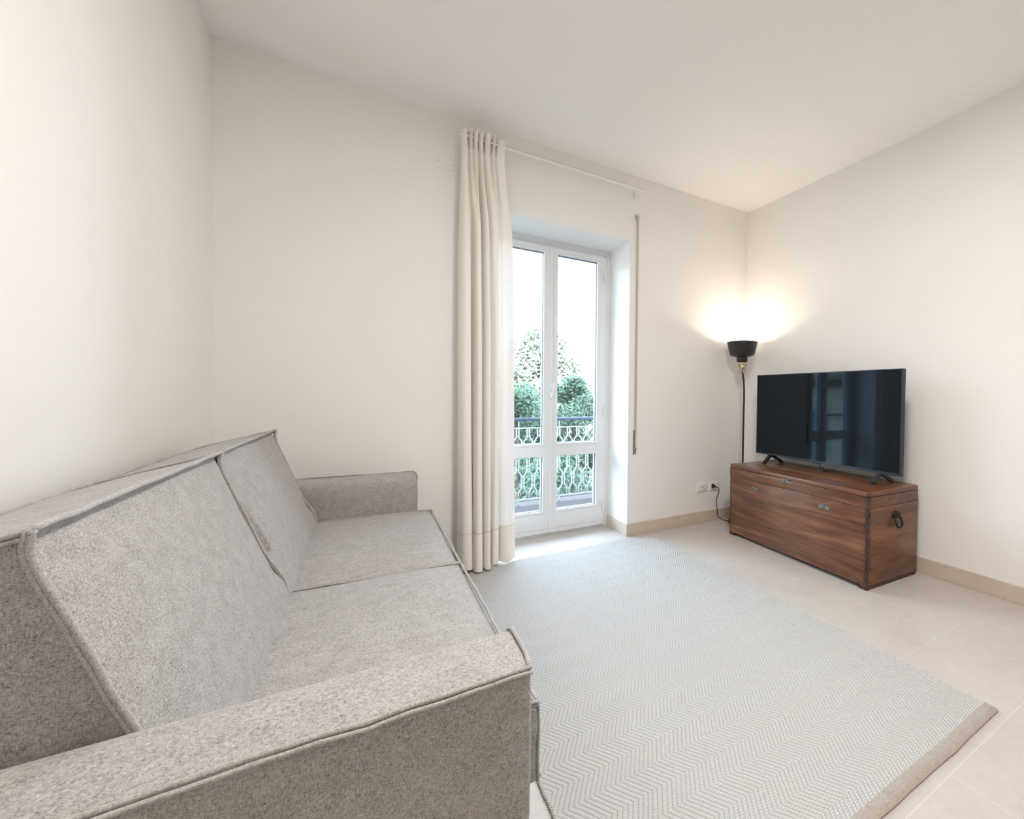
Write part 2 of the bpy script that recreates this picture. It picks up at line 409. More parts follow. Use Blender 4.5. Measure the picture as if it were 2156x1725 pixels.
def build_curtain():
    root = empty('curtain', (-2.45, -.1, 0))
    tag(root, 'cream linen curtain hanging in folds at the left side of the balcony door', 'curtain')
    N = 340
    # plan curves: (x, y) control points at several heights
    top = [(-2.600, -.085), (-2.588, -.118), (-2.570, -.122), (-2.561, -.085), (-2.556, -.078), (-2.550, -.118), (-2.542, -.126),
           (-2.535, -.088), (-2.529, -.085), (-2.522, -.124), (-2.512, -.128), (-2.504, -.088), (-2.498, -.082), (-2.490, -.122), (-2.480, -.130),
           (-2.470, -.086), (-2.463, -.080), (-2.455, -.122), (-2.437, -.132), (-2.424, -.088), (-2.418, -.084), (-2.411, -.120), (-2.402, -.124), (-2.396, -.086), (-2.391, -.082), (-2.380, -.112), (-2.350, -.116), (-2.336, -.100)]
    mid = [(-2.612, -.060), (-2.606, -.120), (-2.580, -.150), (-2.548, -.140), (-2.536, -.080), (-2.530, -.050), (-2.524, -.090), (-2.515, -.150),
           (-2.500, -.168), (-2.482, -.150), (-2.478, -.090), (-2.474, -.055), (-2.468, -.100), (-2.458, -.150), (-2.440, -.165), (-2.425, -.140),
           (-2.420, -.080), (-2.415, -.060), (-2.405, -.110), (-2.392, -.140), (-2.372, -.140), (-2.362, -.100), (-2.356, -.070),
           (-2.348, -.075), (-2.335, -.100), (-2.312, -.108), (-2.285, -.095), (-2.258, -.075)]
    bot = [(-2.612, -.060), (-2.612, -.110), (-2.590, -.165), (-2.545, -.175), (-2.520, -.110), (-2.522, -.060), (-2.530, -.110), (-2.528, -.185),
           (-2.508, -.205), (-2.480, -.190), (-2.478, -.120), (-2.485, -.070), (-2.476, -.120), (-2.466, -.180), (-2.446, -.200), (-2.428, -.175),
           (-2.424, -.110), (-2.430, -.060), (-2.418, -.095), (-2.405, -.150), (-2.378, -.150), (-2.362, -.110), (-2.372, -.050),
           (-2.362, -.040), (-2.345, -.095), (-2.310, -.120), (-2.270, -.095), (-2.238, -.060)]
    def dense(c):
        p = smooth_path([(x, y, 0) for x, y in c], 24)
        n = len(p); return [p[min(n-1, int(i*(n-1)/(N-1)))] for i in range(N)]
    T, Mm, B = dense(top), dense(mid), dense(bot)
    def at(i, z):
        if z > 2.70:
            t = (z-2.70)/.11; p = T[i].copy(); c = -2.468
            p.x = c+(p.x-c)*(.985+.075*t)+.006*t*math.sin(i*.11); p.y = -.104+(p.y+.104)*(.55+.75*t)-.004*t*math.sin(i*.21)
            return p
        if z > 2.45:
            p = T[i].lerp(Mm[i], min(1, sstep(2.70, 2.15, z)*.62+.38*(2.70-z)/1.2)); k = .55+.45*sstep(2.70, 2.45, z); p.y = -.104+(p.y+.104)*k
            p.x = -2.468+(p.x+2.468)*(.985+.015*sstep(2.70, 2.6, z)); return p
        if z > 1.5:
            t = sstep(2.70, 2.15, z)*.62+.38*(2.70-z)/1.2 if z < 2.70 else 0
            return T[i].lerp(Mm[i], min(1, t))
        t = (1.5-z)/1.5
        return Mm[i].lerp(B[i], t*t*.55+.45*t)
    zs = [2.815-.011*k for k in range(11)]+[2.70-.025*k for k in range(1, 14)]
    z = zs[-1]
    while z > .30: z -= .05; zs.append(z)
    zs += [.262, .2615, .24, .20, .16, .12, .08, .05]
    def droop(i):  # uneven lower hem
        return .026+.008*math.sin(i*.055)+.003*math.sin(i*.21+1)
    def grid(zlist, last_bot=False, thick=0, off=0):
        bm = bmesh.new(); rows = []
        zl = list(zlist)
        for z in zl:
            row = []
            for i in range(N):
                p = at(i, z); zz_ = z
                if z == zl[0] and z > 2.8: zz_ = z+.006*math.sin(i*.37)-.004*math.cos(i*.13)
                row.append(bm.verts.new((p.x+2.45, p.y+.1, zz_)))
            rows.append(row)
        if last_bot:
            row = []
            for i in range(N):
                p = at(i, .03); row.append(bm.verts.new((p.x+2.45, p.y+.1, droop(i))))
            rows.append(row)
        for a, b in zip(rows, rows[1:]):
            for i in range(N-1): bm.faces.new((a[i], a[i+1], b[i+1], b[i]))
        return bm
    ih = [k for k, z in enumerate(zs) if z > 2.70-.001][-1]
    o = obj('drape', grid(zs[ih:-7]), CURT, root, True)
    o = obj('heading_tape', grid(zs[:ih+1]), CURT, root, True)
    sd = o.modifiers.new('s', 'SOLIDIFY'); sd.thickness = .0015; sd.offset = 0
    o = obj('hem', grid(zs[-8:][1:], True), HEM, root, True)
    # drawn-thread hemstitch line
    bm = bmesh.new()
    for i in range(2, N-2, 2):
        p = at(i, .262); q = at(i+1, .262)
        n = (q-p); n = Vector((n.y, -n.x, 0)).normalized() if n.length > 1e-7 else Vector((0, -1, 0))
        if n.y > 0: n = -n
        c = Vector((p.x+2.45, p.y+.1, .2635))+n*.0012
        box(bm, c.x-.0008, c.x+.0008, c.y-.0006, c.y+.0006, c.z-.0022, c.z+.0022)
    tag(obj('hemstitch', bm, SEAMB, root), kind='stuff')
HEM = m_plain('curtain_hem_linen', (.88, .84, .77), .9, 0, .1, .03, 200)
SEAMB = m_plain('hemstitch_brown', (.42, .36, .29), .9)
build_curtain()

# curtain rail
rt = empty('curtain_rail', (-1.93, -.1, 2.78))
tag(rt, 'thin white curtain rail running above the balcony door', 'curtain rail')
bm = bmesh.new(); box(bm, -.68, .676, -.009, .009, -.006, .006, .0015); obj('rail', bm, PLASTIC, rt)
bm = bmesh.new(); box(bm, -.68, .676, -.0095, -.0085, .006, .0075, 0); obj('track_slot', bm, SEAM, rt)
for bx in (.652, -.60):
    bm = bmesh.new(); box(bm, bx-.008, bx+.008, .006, .0985, -.004, .006, .001); box(bm, bx-.011, bx+.011, .0965, .0995, -.055, .02, .002)
    br = obj('bracket', bm, PLASTIC, rt)
    bm = bmesh.new(); box(bm, bx-.0025, bx+.0025, .0955, .0968, -.026, -.008); obj('screw', bm, SEAM, br)

# roller shutter strap
st = empty('shutter_strap', (-1.250, 0, 0))
tag(st, 'beige roller shutter strap with winder, right of the balcony door', 'shutter strap')
bm = bmesh.new(); box(bm, -.014, .012, -.022, -.0005, 2.603, 2.622, .002); box(bm, -.014, -.010, -.020, -.0005, 2.575, 2.61, .001)
obj('strap_guide', bm, CHROME, st)
bm = bmesh.new(); box(bm, -.008, .008, -.0165, -.0150, .720, 2.612, .0004); box(bm, -.0085, -.0065, -.018, -.012, .86, 2.60, .0004)
obj('strap', bm, STRAP, st)
bm = bmesh.new(); box(bm, -.018, .014, -.006, -.0004, .668, .868, .003); wp = obj('winder_plate', bm, CHROME, st)
bm = bmesh.new(); box(bm, -.011, -.003, -.0072, -.0055, .73, .862, .001); box(bm, -.011, .012, -.0072, -.0055, .674, .716, .001)
obj('winder_slot', bm, GASKET, wp)
bm = bmesh.new(); box(bm, -.011, .010, -.017, -.006, .708, .722, .002); box(bm, -.004, .004, -.010, -.006, .674, .694, .002)
obj('strap_clip', bm, CHROME, st)

# wall plates
def plate(name, x, z, wd, ht, label, cat, inner=None):
    e = empty(name, (x, 0, z)); tag(e, label, cat)
    bm = bmesh.new(); box(bm, -wd/2, wd/2, -.009, -.0002, -ht/2, ht/2, .004, 3); obj('plate', bm, PLASTIC, e, True, 40)
    return e
e = plate('television_socket', -.529, .321, .122, .083, 'white wall plate with one small round aerial hole, left of the plugged socket', 'socket')
bm = bmesh.new(); box(bm, -.022, .022, -.0105, -.0085, -.024, .024, .001); mo = obj('module', bm, PLASTIC, e)
bm = bmesh.new(); tube(bm, [(0, -.0103, 0), (0, -.0112, 0)], .0055, 14); obj('aerial_hole', bm, BLACKP, mo)
e = plate('power_socket', -.384, .318, .122, .083, 'white wall socket holding a black plug, beside the wooden chest', 'socket')
bm = bmesh.new(); box(bm, -.034, .034, -.0105, -.0085, -.024, .024, .001); mo = obj('module', bm, PLASTIC, e)
for hz in (-.012, 0, .012):
    bm = bmesh.new(); tube(bm, [(.018, -.0103, hz), (.018, -.0109, hz)], .0022, 10); obj('contact_hole', bm, BLACKP, mo)
e = plate('light_switch', -2.562, 1.03, .118, .080, 'white light switch plate half hidden behind the curtain', 'light switch')
bm = bmesh.new(); box(bm, -.034, .034, -.0125, -.0085, -.024, .024, .0015); obj('rocker', bm, PLASTIC, e)
e = empty('cover_plate', (-2.672, 0, 2.617)); tag(e, 'flush white cover plate with two screws high on the wall, left of the curtain', 'cover plate')
bm = bmesh.new(); box(bm, -.063, .063, -.0035, -.0002, -.034, .034, .001); cp = obj('plate', bm, WALL, e)
for sx, sz in ((-.048, .006), (.046, .0)):
    bm = bmesh.new(); tube(bm, [(sx, -.0034, sz), (sx, -.0048, sz)], .0028, 10); obj('screw', bm, SEAM, e)

# ------------------------------------------------------------------ floor lamp
def build_lamp():
    bx, by = -.215, -.20
    root = empty('floor_lamp', (bx, by, 0)); tag(root, 'slim black floor lamp with upturned bowl shade in the corner', 'floor lamp')
    bm = bmesh.new(); lathe(bm, [(.001, 0), (.12, 0), (.125, .004), (.125, .014), (.118, .02), (.02, .024), (.001, .024)], 48)
    obj('base', bm, BLACKM, root, True, 40)
    topx = -.248-bx+.004
    pts = smooth_path([(0, 0, .02), (0, 0, .6), (.002, 0, 1.0), (.003, 0, 1.20), (-.006, 0, 1.30), (-.020, 0, 1.365)], 6)
    bm = bmesh.new(); tube(bm, pts, .0085, 12); obj('pole', bm, BLACKM, root, True)
    hx = -.030
    bm = bmesh.new()
    a = smooth_path([(hx-.044, 0, 1.445), (hx-.046, 0, 1.41), (hx-.040, 0, 1.380), (hx-.020, 0, 1.368), (hx, 0, 1.366), (hx+.020, 0, 1.368), (hx+.040, 0, 1.380), (hx+.046, 0, 1.41), (hx+.044, 0, 1.445)], 5)
    tube(bm, a, .0042, 8)
    for s in (-1, 1):
        tube(bm, [(hx+s*.028, 0, 1.440), (hx+s*.052, 0, 1.440)], .004, 8)
        tube(bm, [(hx+s*.050, 0, 1.440), (hx+s*.060, 0, 1.440)], .009, 12)
    obj('yoke', bm, BRASS, root, True, 50)
    bm = bmesh.new()
    prof = [(.001, 1.382), (.012, 1.384), (.014, 1.395), (.026, 1.402), (.0315, 1.412), (.0325, 1.43), (.030, 1.435), (.0325, 1.440), (.0325, 1.466), (.029, 1.476), (.001, 1.476)]
    lathe(bm, prof, 24, Matrix.Translation((hx, 0, 0))); obj('lamp_socket', bm, BRASS, root, True, 30)
    # shade: short neck, step, then a flared bowl open at the top
    so = [(.020, 1.462), (.036, 1.463), (.045, 1.470), (.050, 1.480), (.050, 1.510), (.056, 1.513), (.085, 1.520), (.106, 1.529), (.112, 1.540), (.122, 1.580), (.131, 1.620), (.134, 1.640), (.139, 1.645)]
    si = [(.136, 1.647), (.130, 1.640), (.127, 1.620), (.118, 1.580), (.108, 1.543), (.100, 1.533), (.05, 1.518), (.046, 1.512), (.046, 1.484), (.03, 1.47), (.020, 1.468)]
    bm = bmesh.new(); lathe(bm, so+si, 56, Matrix.Translation((hx, 0, 0)))
    sh = obj('lamp_shade', bm, [BLACKM, INNER], root, True, 40)
    for p in sh.data.polygons:
        rr = math.hypot(p.center.x-hx, p.center.y)
        nrm = p.normal
        if p.normal.z > .2 and p.center.z < 1.60 or (p.center.z > 1.535 and (nrm.x*(p.center.x-hx)+nrm.y*p.center.y) < 0): p.material_index = 1
    bm = bmesh.new(); bmesh.ops.create_uvsphere(bm, u_segments=20, v_segments=14, radius=.026, matrix=Matrix.Translation((hx, 0, 1.560)))
    tube(bm, [(hx, 0, 1.48), (hx, 0, 1.542)], [.012, .018], 12)
    obj('bulb', bm, BULB, root, True)
    # loose cable loop at the joint
    bm = bmesh.new(); tube(bm, smooth_path([(hx, 0, 1.386), (hx+.004, -.012, 1.365), (hx+.004, -.014, 1.335), (hx+.010, -.012, 1.310), (.000, -.006, 1.30)], 5), .0048, 8)
    obj('cable', bm, BLACKM, root, True)
    # mains cord running behind the chest to the wall socket, ending in a plug
    o_ = Vector((-.40-bx, -by, 0))
    bm = bmesh.new()
    pts = smooth_path([(.018, -.045, .313), (.034, -.05, .300), (.038, -.05, .275), (.026, -.045, .235), (.014, -.04, .195), (.022, -.035, .155), (.034, -.035, .11), (.034, -.035, .07), (.046, -.045, .03), (.085, -.075, .006), (.11, -.13, .0045), (.14, -.18, .0045), (.165, -.195, .006)], 8)
    tube(bm, [p+o_ for p in pts], .0034, 8); cd_ = obj('power_cord', bm, BLACKP, root, True)
    bm = bmesh.new(); box(bm, -.022, .004, -.026, -.0115, .305, .343, .004); bmesh.ops.translate(bm, verts=bm.verts[:], vec=o_)
    tube(bm, [o_+Vector(p) for p in ((-.009, -.024, .325), (.006, -.040, .318), (.020, -.046, .312))], [.011, .007, .0042], 10)
    obj('plug', bm, BLACKP, cd_, True, 50)
    ld = bpy.data.lights.new('bulb_light', 'POINT'); ld.energy = LAMP; ld.color = (1.0, .87, .70); ld.shadow_soft_size = .028
    lo = bpy.data.objects.new('bulb_light', ld); COL.objects.link(lo); lo.parent = root; lo.location = (hx, 0, 1.592)
LAMP = 3.6
INNER = m_plain('shade_inner_white', (.75, .70, .62), .5)
b = NB('bulb_glow'); b.set((.9, .85, .75), .4); b.p.inputs['Emission Color'].default_value = (1, .82, .55, 1); b.p.inputs['Emission Strength'].default_value = 14
BULB = b.m
build_lamp()

# ceiling lamp over the middle of the room, just above the top edge of the picture
def build_ceiling_lamp():
    root = empty('ceiling_lamp', (-2.08, -2.42, H-.001)); tag(root, 'round flat white ceiling lamp over the middle of the room', 'ceiling lamp')
    bm = bmesh.new(); lathe(bm, [(.001, 0), (.27, 0), (.275, -.01), (.275, -.055), (.268, -.062), (.262, -.055), (.262, -.03), (.001, -.03)], 56)
    obj('housing', bm, WHITE, root, True, 40)
    bm = bmesh.new(); lathe(bm, [(.001, -.050), (.26, -.050), (.26, -.056), (.20, -.062), (.001, -.064)], 56)
    obj('diffuser', bm, DIFF, root, True, 40)
    ld = bpy.data.lights.new('ceiling_lamp_light', 'AREA'); ld.shape = 'DISK'; ld.size = .50; ld.energy = CLAMP; ld.color = (1.0, .955, .905)
    lo = bpy.data.objects.new('ceiling_lamp_light', ld); COL.objects.link(lo); lo.parent = root; lo.location = (0, 0, -.068)
CLAMP = 25.5
b = NB('lamp_diffuser'); b.set((.9, .88, .84), .6); b.p.inputs['Emission Color'].default_value = (1, .86, .68, 1); b.p.inputs['Emission Strength'].default_value = 3.0
DIFF = b.m
build_ceiling_lamp()

# ------------------------------------------------------------------ wooden chest
def m_wood():
    b = NB('chest_wood')
    v = b.coords('Object', (14, 1.1, 14)); v2 = b.coords('Object', (70, 3.5, 70)); v3 = b.coords('Object', (1, 1, 1))
    g1 = b.noise(v, 1.0, 5, .6, 1.2); g2 = b.noise(v2, 1.0, 5, .7, .4); g3 = b.noise(v3, 2.2, 3, .5, .3)
    geo = b.n('ShaderNodeNewGeometry'); vt = b.n('ShaderNodeVectorTransform'); vt.vector_type = 'NORMAL'; vt.convert_from = 'WORLD'; vt.convert_to = 'OBJECT'
    b.l(geo.outputs['True Normal'], vt.inputs[0]); sn = b.n('ShaderNodeSeparateXYZ'); b.l(vt.outputs[0], sn.inputs[0])
    isend = b.math('GREATER_THAN', b.math('ABSOLUTE', sn.outputs['Y']), .7)
    e1_ = b.noise(b.coords('Object', (1.6, 14, 12)), 1.0, 5, .6, 1.0); e2_ = b.noise(b.coords('Object', (5, 70, 60)), 1.0, 5, .7, .4)
    def sel(p, q): return b.math('ADD', b.math('MULTIPLY', p, b.math('SUBTRACT', 1, isend)), b.math('MULTIPLY', q, isend))
    g1 = sel(g1, e1_); g2 = sel(g2, e2_)
    c = b.ramp(g1, [(.26, (.062, .024, .014)), (.42, (.120, .047, .025)), (.55, (.180, .077, .038)), (.72, (.30, .148, .072))])
    c = b.mix(.5, c, b.mix(1.0, c, b.ramp(g2, [(.3, (.50, .44, .40)), (.6, (1.15, 1.1, 1.05))]), 'MULTIPLY'))
    c = b.mix(.75, c, b.mix(1.0, c, b.ramp(g3, [(.3, (.72, .64, .66)), (.7, (1.28, 1.28, 1.15))]), 'MULTIPLY'))
    c = b.mix(isend, c, b.mix(1.0, c, (1.0, .84, .62), 'MULTIPLY'))
    # old dark stain gathered along the end joints
    tcn = b.n('ShaderNodeTexCoord'); sp = b.n('ShaderNodeSeparateXYZ'); b.l(tcn.outputs['Object'], sp.inputs[0])
    e1 = b.math('SUBTRACT', .6235, b.math('ABSOLUTE', b.math('SUBTRACT', sp.outputs['Y'], .6235)))
    e1 = b.math('ADD', e1, b.math('MULTIPLY', b.math('SUBTRACT', b.noise(v3, 30, 3), .5), .02))
    ex = b.math('SUBTRACT', .265, b.math('ABSOLUTE', b.math('SUBTRACT', sp.outputs['X'], .265)))
    near = b.math('MAXIMUM', e1, ex)
    st_ = b.ramp(near, [(.006, (1, 1, 1)), (.020, (.45,)*3), (.034, (0, 0, 0))])
    c = b.mix(b.math('MULTIPLY', st_, .62), c, (.030, .012, .010))
    b.set(c, b.ramp(g2, [(.3, (.40,)*3), (.7, (.28,)*3)]), 0, .5)
    b.p.inputs['Coat Weight'].default_value = .25; b.p.inputs['Coat Roughness'].default_value = .22
    b.bump(b.math('ADD', g2, b.math('MULTIPLY', g1, .5)), .12, .002); return b.m
WOOD = m_wood()
WOODD = m_plain('dark_wood_feet', (.055, .022, .018), .45, 0, .5, .5, 40)
LIDZ = .491; CHH = .592; CL = 1.247; CD = .530
def build_chest():
    root = empty('wooden_chest', (-.598, -1.630, 0), -.0453)
    tag(root, 'long brown wooden chest with iron fittings under the television', 'chest')
    z0 = .022
    bm = bmesh.new(); box(bm, 0, CD, 0, CL, z0, LIDZ-.001, .005, 3)
    obj('body', bm, WOOD, root, True, 40)
    bm = bmesh.new(); box(bm, -.001, CD, -.001, CL+.001, LIDZ+.001, CHH-.034, .003, 2); 
    obj('lid', bm, WOOD, root, True, 40)
    bm = bmesh.new(); box(bm, -.003, CD+.001, -.003, CL+.003, CHH-.036, CHH, .014, 4)
    obj('lid_top', bm, WOOD, root, True, 40)
    bm = bmesh.new(); box(bm, .003, CD-.003, .003, CL-.003, LIDZ-.003, LIDZ+.003); obj('lid_gap', bm, BLACKP, root)
    # end battens under each end (front one ends in a shaped foot)
    for y0, y1 in ((.001, .055), (CL-.060, CL-.001)):
        bm = bmesh.new(); box(bm, .002, CD-.004, y0, y1, 0, z0+.001, .002)
        obj('foot', bm, WOODD, root)
    # finger joints showing along the near front corner
    bm = bmesh.new()
    for k, (a, c) in enumerate(((.05, .115), (.19, .26), (.335, .40), (.44, .485), (.505, .55))):
        box(bm, -.0012, .012, .0, .020, a, c, .0005, 1)
        box(bm, .0, .024, -.0012, .012, a+.062 if c < .44 else a, min(c+.062, .487) if c < .44 else c, .0005, 1)
    obj('corner_joint', bm, WOODD, root)
    # loose moulding strip along the bottom of the front
    bm = bmesh.new(); box(bm, -.004, .002, .055, CL-.40, .026, .042, .0015, 1); obj('bottom_strip', bm, WOOD, root)
    # cup pull on the lid
    def cup(yc, zc, wd, ht):
        bm = bmesh.new(); N = 26
        # scalloped back plate
        pts = []
        for k in range(N+1):
            a = PI*k/N; rr = 1+.05*(1 if k % 2 else -1)
            pts.append((0, yc+wd/2*math.cos(a)*rr, zc-ht*.35+ht*math.sin(a)*rr))
        f0 = [bm.verts.new((-.0035, y, z)) for _, y, z in pts]; f1 = [bm.verts.new((-.0005, y, z)) for _, y, z in pts]
        bm.faces.new(f0); bm.faces.new(f1[::-1])
        for k in range(N+1):
            q = (k+1) % (N+1); bm.faces.new((f0[k], f1[k], f1[q], f0[q]))
        pb = obj('cup_pull', bm, PEWTER, root, False)
        bm = bmesh.new(); A, Bn = 18, 8; rows = []
        for i in range(A+1):
            a = PI*i/A; row = []
            for j in range(Bn+1):
                t = PI/2*j/Bn
                y = yc+wd*.40*math.cos(a)*math.cos(t*.9+.0); z = zc-ht*.18+ht*.72*math.sin(a)*math.cos(t*.8)
                x = -.003-.026*math.sin(t)*(math.sin(a)**.5 if a not in (0, PI) else 0)
                row.append(bm.verts.new((x, y, z)))
            rows.append(row)
        for i in range(A):
            for j in range(Bn): bm.faces.new((rows[i][j], rows[i+1][j], rows[i+1][j+1], rows[i][j+1]))
        o = obj('cup', bm, PEWTER, pb, True); sm = o.modifiers.new('s', 'SOLIDIFY'); sm.thickness = .002
    cup(.636, .548, .098, .030)
    def lock(yc, zc, wd, ht):
        bm = bmesh.new()
        box(bm, -.003, .0, yc-wd/2, yc+wd/2, zc-ht/2, zc+ht*.30, .0006, 1)
        N = 14; f0, f1 = [], []
        for k in range(N+1):
            a = PI*k/N; y = yc+wd*.26*math.cos(a); z = zc+ht*.28+ht*.36*math.sin(a)
            f0.append(bm.verts.new((-.003, y, z))); f1.append(bm.verts.new((-.0002, y, z)))
        bm.faces.new(f0); bm.faces.new(f1[::-1])
        for k in range(N+1):
            q = (k+1) % (N+1); bm.faces.new((f0[k], f1[k], f1[q], f0[q]))
        for s in (-1, 1):   # scroll relief
            for kk in (.16, .27, .40):
                bmesh.ops.create_uvsphere(bm, u_segments=10, v_segments=6, radius=.0052, matrix=Matrix.Translation((-.003, yc+s*wd*kk, zc-.001+.003*math.sin(kk*30))) @ Matrix.Diagonal((.5, 1, 1, 1)))
        lp = obj('lock_plate', bm, PEWTER, root)
        bm = bmesh.new(); tube(bm, [(-.0031, yc, zc+.004), (-.0042, yc, zc+.004)], .0036, 12); box(bm, -.0042, -.003, yc-.0017, yc+.0017, zc-.009, zc+.004)
        obj('keyhole', bm, BLACKP, lp)
    lock(.309, .437, .086, .027); lock(.957, .434, .086, .027)
    # iron drop handle on the near end (end face is y = 0)
    xc, zc = .283, .40
    bm = bmesh.new()
    vsA = [(-.030, .005), (-.034, .030), (-.026, .042), (.0, .048), (.026, .042), (.034, .030), (.030, .005)]
    a0 = [bm.verts.new((xc+x, -.012, zc+z)) for x, z in vsA]; a1 = [bm.verts.new((xc+x, -.0003, zc+z)) for x, z in vsA]
    bm.faces.new(a0); bm.faces.new(a1[::-1])
    for k in range(len(vsA)):
        q = (k+1) % len(vsA); bm.faces.new((a0[k], a1[k], a1[q], a0[q]))
    for dx in (-.015, 0, .015): box(bm, xc+dx-.003, xc+dx+.003, -.015, -.011, zc+.008, zc+.040, .001, 1)
    hp = obj('handle_plate', bm, IRON, root)
    bm = bmesh.new()
    tube(bm, smooth_path([(xc-.026, -.014, zc+.010), (xc-.030, -.024, zc-.020), (xc-.024, -.028, zc-.042), (xc, -.029, zc-.048), (xc+.024, -.028, zc-.042), (xc+.030, -.024, zc-.020), (xc+.026, -.014, zc+.010)], 5), .0072, 10)
    obj('drop_handle', bm, IRON, root, True)
build_chest()

# ------------------------------------------------------------------ television
def build_tv():
    x0 = -.248; ya = -1.650; yb = -.3685; zb = .660; zt = 1.343
    root = empty('television', (x0, (ya+yb)/2, CHH+.0005), -.045)
    tag(root, 'black flat screen television standing on the wooden chest', 'television')
    hw = (yb-ya)/2; b0 = zb-CHH; b1 = zt-CHH
    bm = bmesh.new(); box(bm, 0, .028, -hw, hw, b0, b1, .002, 2); box(bm, .028, .062, -hw*.72, hw*.72, b0+.02, b0+.40, .01, 2)
    obj('housing', bm, BLACKP, root)
    e = .010
    bm = bmesh.new()
    box(bm, -.0045, .001, -hw, hw, b0, b0+.016, .001, 1); box(bm, -.0045, .001, -hw, hw, b1-.007, b1, .001, 1)
    box(bm, -.0045, .001, -hw, -hw+e, b0+.016, b1-.007, .001, 1); box(bm, -.0045, .001, hw-e, hw, b0+.016, b1-.007, .001, 1)
    obj('bezel', bm, BEZEL, root)
    bm = bmesh.new(); box(bm, -.0025, .0005, -hw+e, hw-e, b0+.016, b1-.007); obj('screen', bm, SCREEN, root)
    bm = bmesh.new(); box(bm, -.0052, .004, -.035, .035, b0-.006, b0+.001, .001, 1); obj('sensor_bar', bm, BLACKP, root)
    for yc in (-1.503, -.528):
        y = yc-(ya+yb)/2
        bm = bmesh.new()
        def bar(p, q, wd=.012, th=.010):
            p, q = Vector(p), Vector(q); d = (q-p).normalized(); s = Vector((0, 1, 0)); n = d.cross(s).normalized()
            vs = [bm.verts.new(c+s*a*wd+n*bb*th*k) for c, k in ((p, 1.15), (q, .85)) for a, bb in ((-1, -1), (1, -1), (1, 1), (-1, 1))]
            for ff in ((0, 1, 2, 3), (7, 6, 5, 4), (0, 4, 5, 1), (1, 5, 6, 2), (2, 6, 7, 3), (3, 7, 4, 0)): bm.faces.new([vs[i] for i in ff])
        bar((.014, y, b0+.004), (-.060, y, .0085)); bar((.014, y, b0+.004), (.130, y-.010, .0085))
        box(bm, -.012, .040, y-.012, y+.012, b0-.008, b0+.004, .002, 1)
        box(bm, -.075, -.048, y-.012, y+.012, .0, .010, .002, 1); box(bm, .118, .145, y-.022, y+.002, .0, .010, .002, 1)
        obj('leg', bm, BLACKP, root)
    bm = bmesh.new(); tube(bm, smooth_path([(.010, -.005, b0-.004), (.03, -.01, b0-.014), (.012, -.015, b0-.03), (.035, -.035, .03), (.04, -.035, .004), (.06, -.03, .003), (.20, .0, .003)], 5), .0022, 8)
    obj('cable', bm, BLACKP, root, True)
    bm = bmesh.new(); tube(bm, smooth_path([(.030, hw-.055, b0+.01), (.045, hw-.05, b0-.03), (.06, hw-.05, .03), (.09, hw-.05, .003), (.20, hw-.04, .003)], 5), .0016, 8)
    obj('cable', bm, BLACKP, root, True)
BEZEL = m_plain('slate_bezel', (.030, .040, .055), .22, .3, .6)
b = NB('screen_glass'); b.set((.004, .004, .0045), 0.045, 0, .34); b.p.inputs['Specular Tint'].default_value = (.55, .78, 1, 1); SCREEN = b.m
build_tv()

# ------------------------------------------------------------------ sofa
def wrinkle(p, s=3.0, a=.004):
    return a*noise.noise(Vector((p[0]*s, p[1]*s, p[2]*s+4.2)))
def soft(name, fn, parent, n=(18, 26, 10), r=.18, mat=None, wr=.004):
    """surface of a unit box mapped through fn(a,b,c) (a,b,c in -1..1); r rounds its corners in unit space"""
    bm = bmesh.new(); nx, ny, nz = n; cache = {}
    def V(i, j, k):
        key = (i, j, k)
        if key not in cache:
            a, b_, c = [(lambda t: .35*t+.65*math.sin(PI/2*t))(-1+2*q/m) for q, m in ((i, nx), (j, ny), (k, nz))]
            p = fn(a, b_, c)
            p = Vector(p); w_ = wrinkle(p, 3.2, wr)+wrinkle(p, 9, wr*.35)
            cache[key] = bm.verts.new(p+Vector((w_, 0, w_)))
        return cache[key]
    for i in range(nx):
        for j in range(ny):
            bm.faces.new((V(i, j, 0), V(i, j+1, 0), V(i+1, j+1, 0), V(i+1, j, 0)))
            bm.faces.new((V(i, j, nz), V(i+1, j, nz), V(i+1, j+1, nz), V(i, j+1, nz)))
    for i in range(nx):
        for k in range(nz):
            bm.faces.new((V(i, 0, k), V(i+1, 0, k), V(i+1, 0, k+1), V(i, 0, k+1)))
            bm.faces.new((V(i, ny, k), V(i, ny, k+1), V(i+1, ny, k+1), V(i+1, ny, k)))
    for j in range(ny):
        for k in range(nz):
            bm.faces.new((V(0, j, k), V(0, j, k+1), V(0, j+1, k+1), V(0, j+1, k)))
            bm.faces.new((V(nx, j, k), V(nx, j+1, k), V(nx, j+1, k+1), V(nx, j, k+1)))
    o = obj(name, bm, mat or FAB, parent, True)
    sb = o.modifiers.new('s', 'SUBSURF'); sb.levels = 1; sb.render_levels = 1
    return o
def piping(pts, parent, nrm, rad=.0042, name='piping', gap=.0085, closed=False):
    """double-rolled flange seam: two cords side by side with a sewn web between"""
    bm = bmesh.new()
    P = smooth_path(pts, 5)
    P = [p+Vector((wrinkle(p, 14, .003), wrinkle(p, 11, .002), wrinkle(p, 17, .003))) for p in P]
    tube(bm, P, rad, 8)
    if gap:
        n = Vector(nrm)
        tube(bm, [p+n*gap+Vector((0, 0, wrinkle(p, 21, .0015))) for p in P], rad*.9, 8)
    return obj(name, bm, PIPE, parent, True)

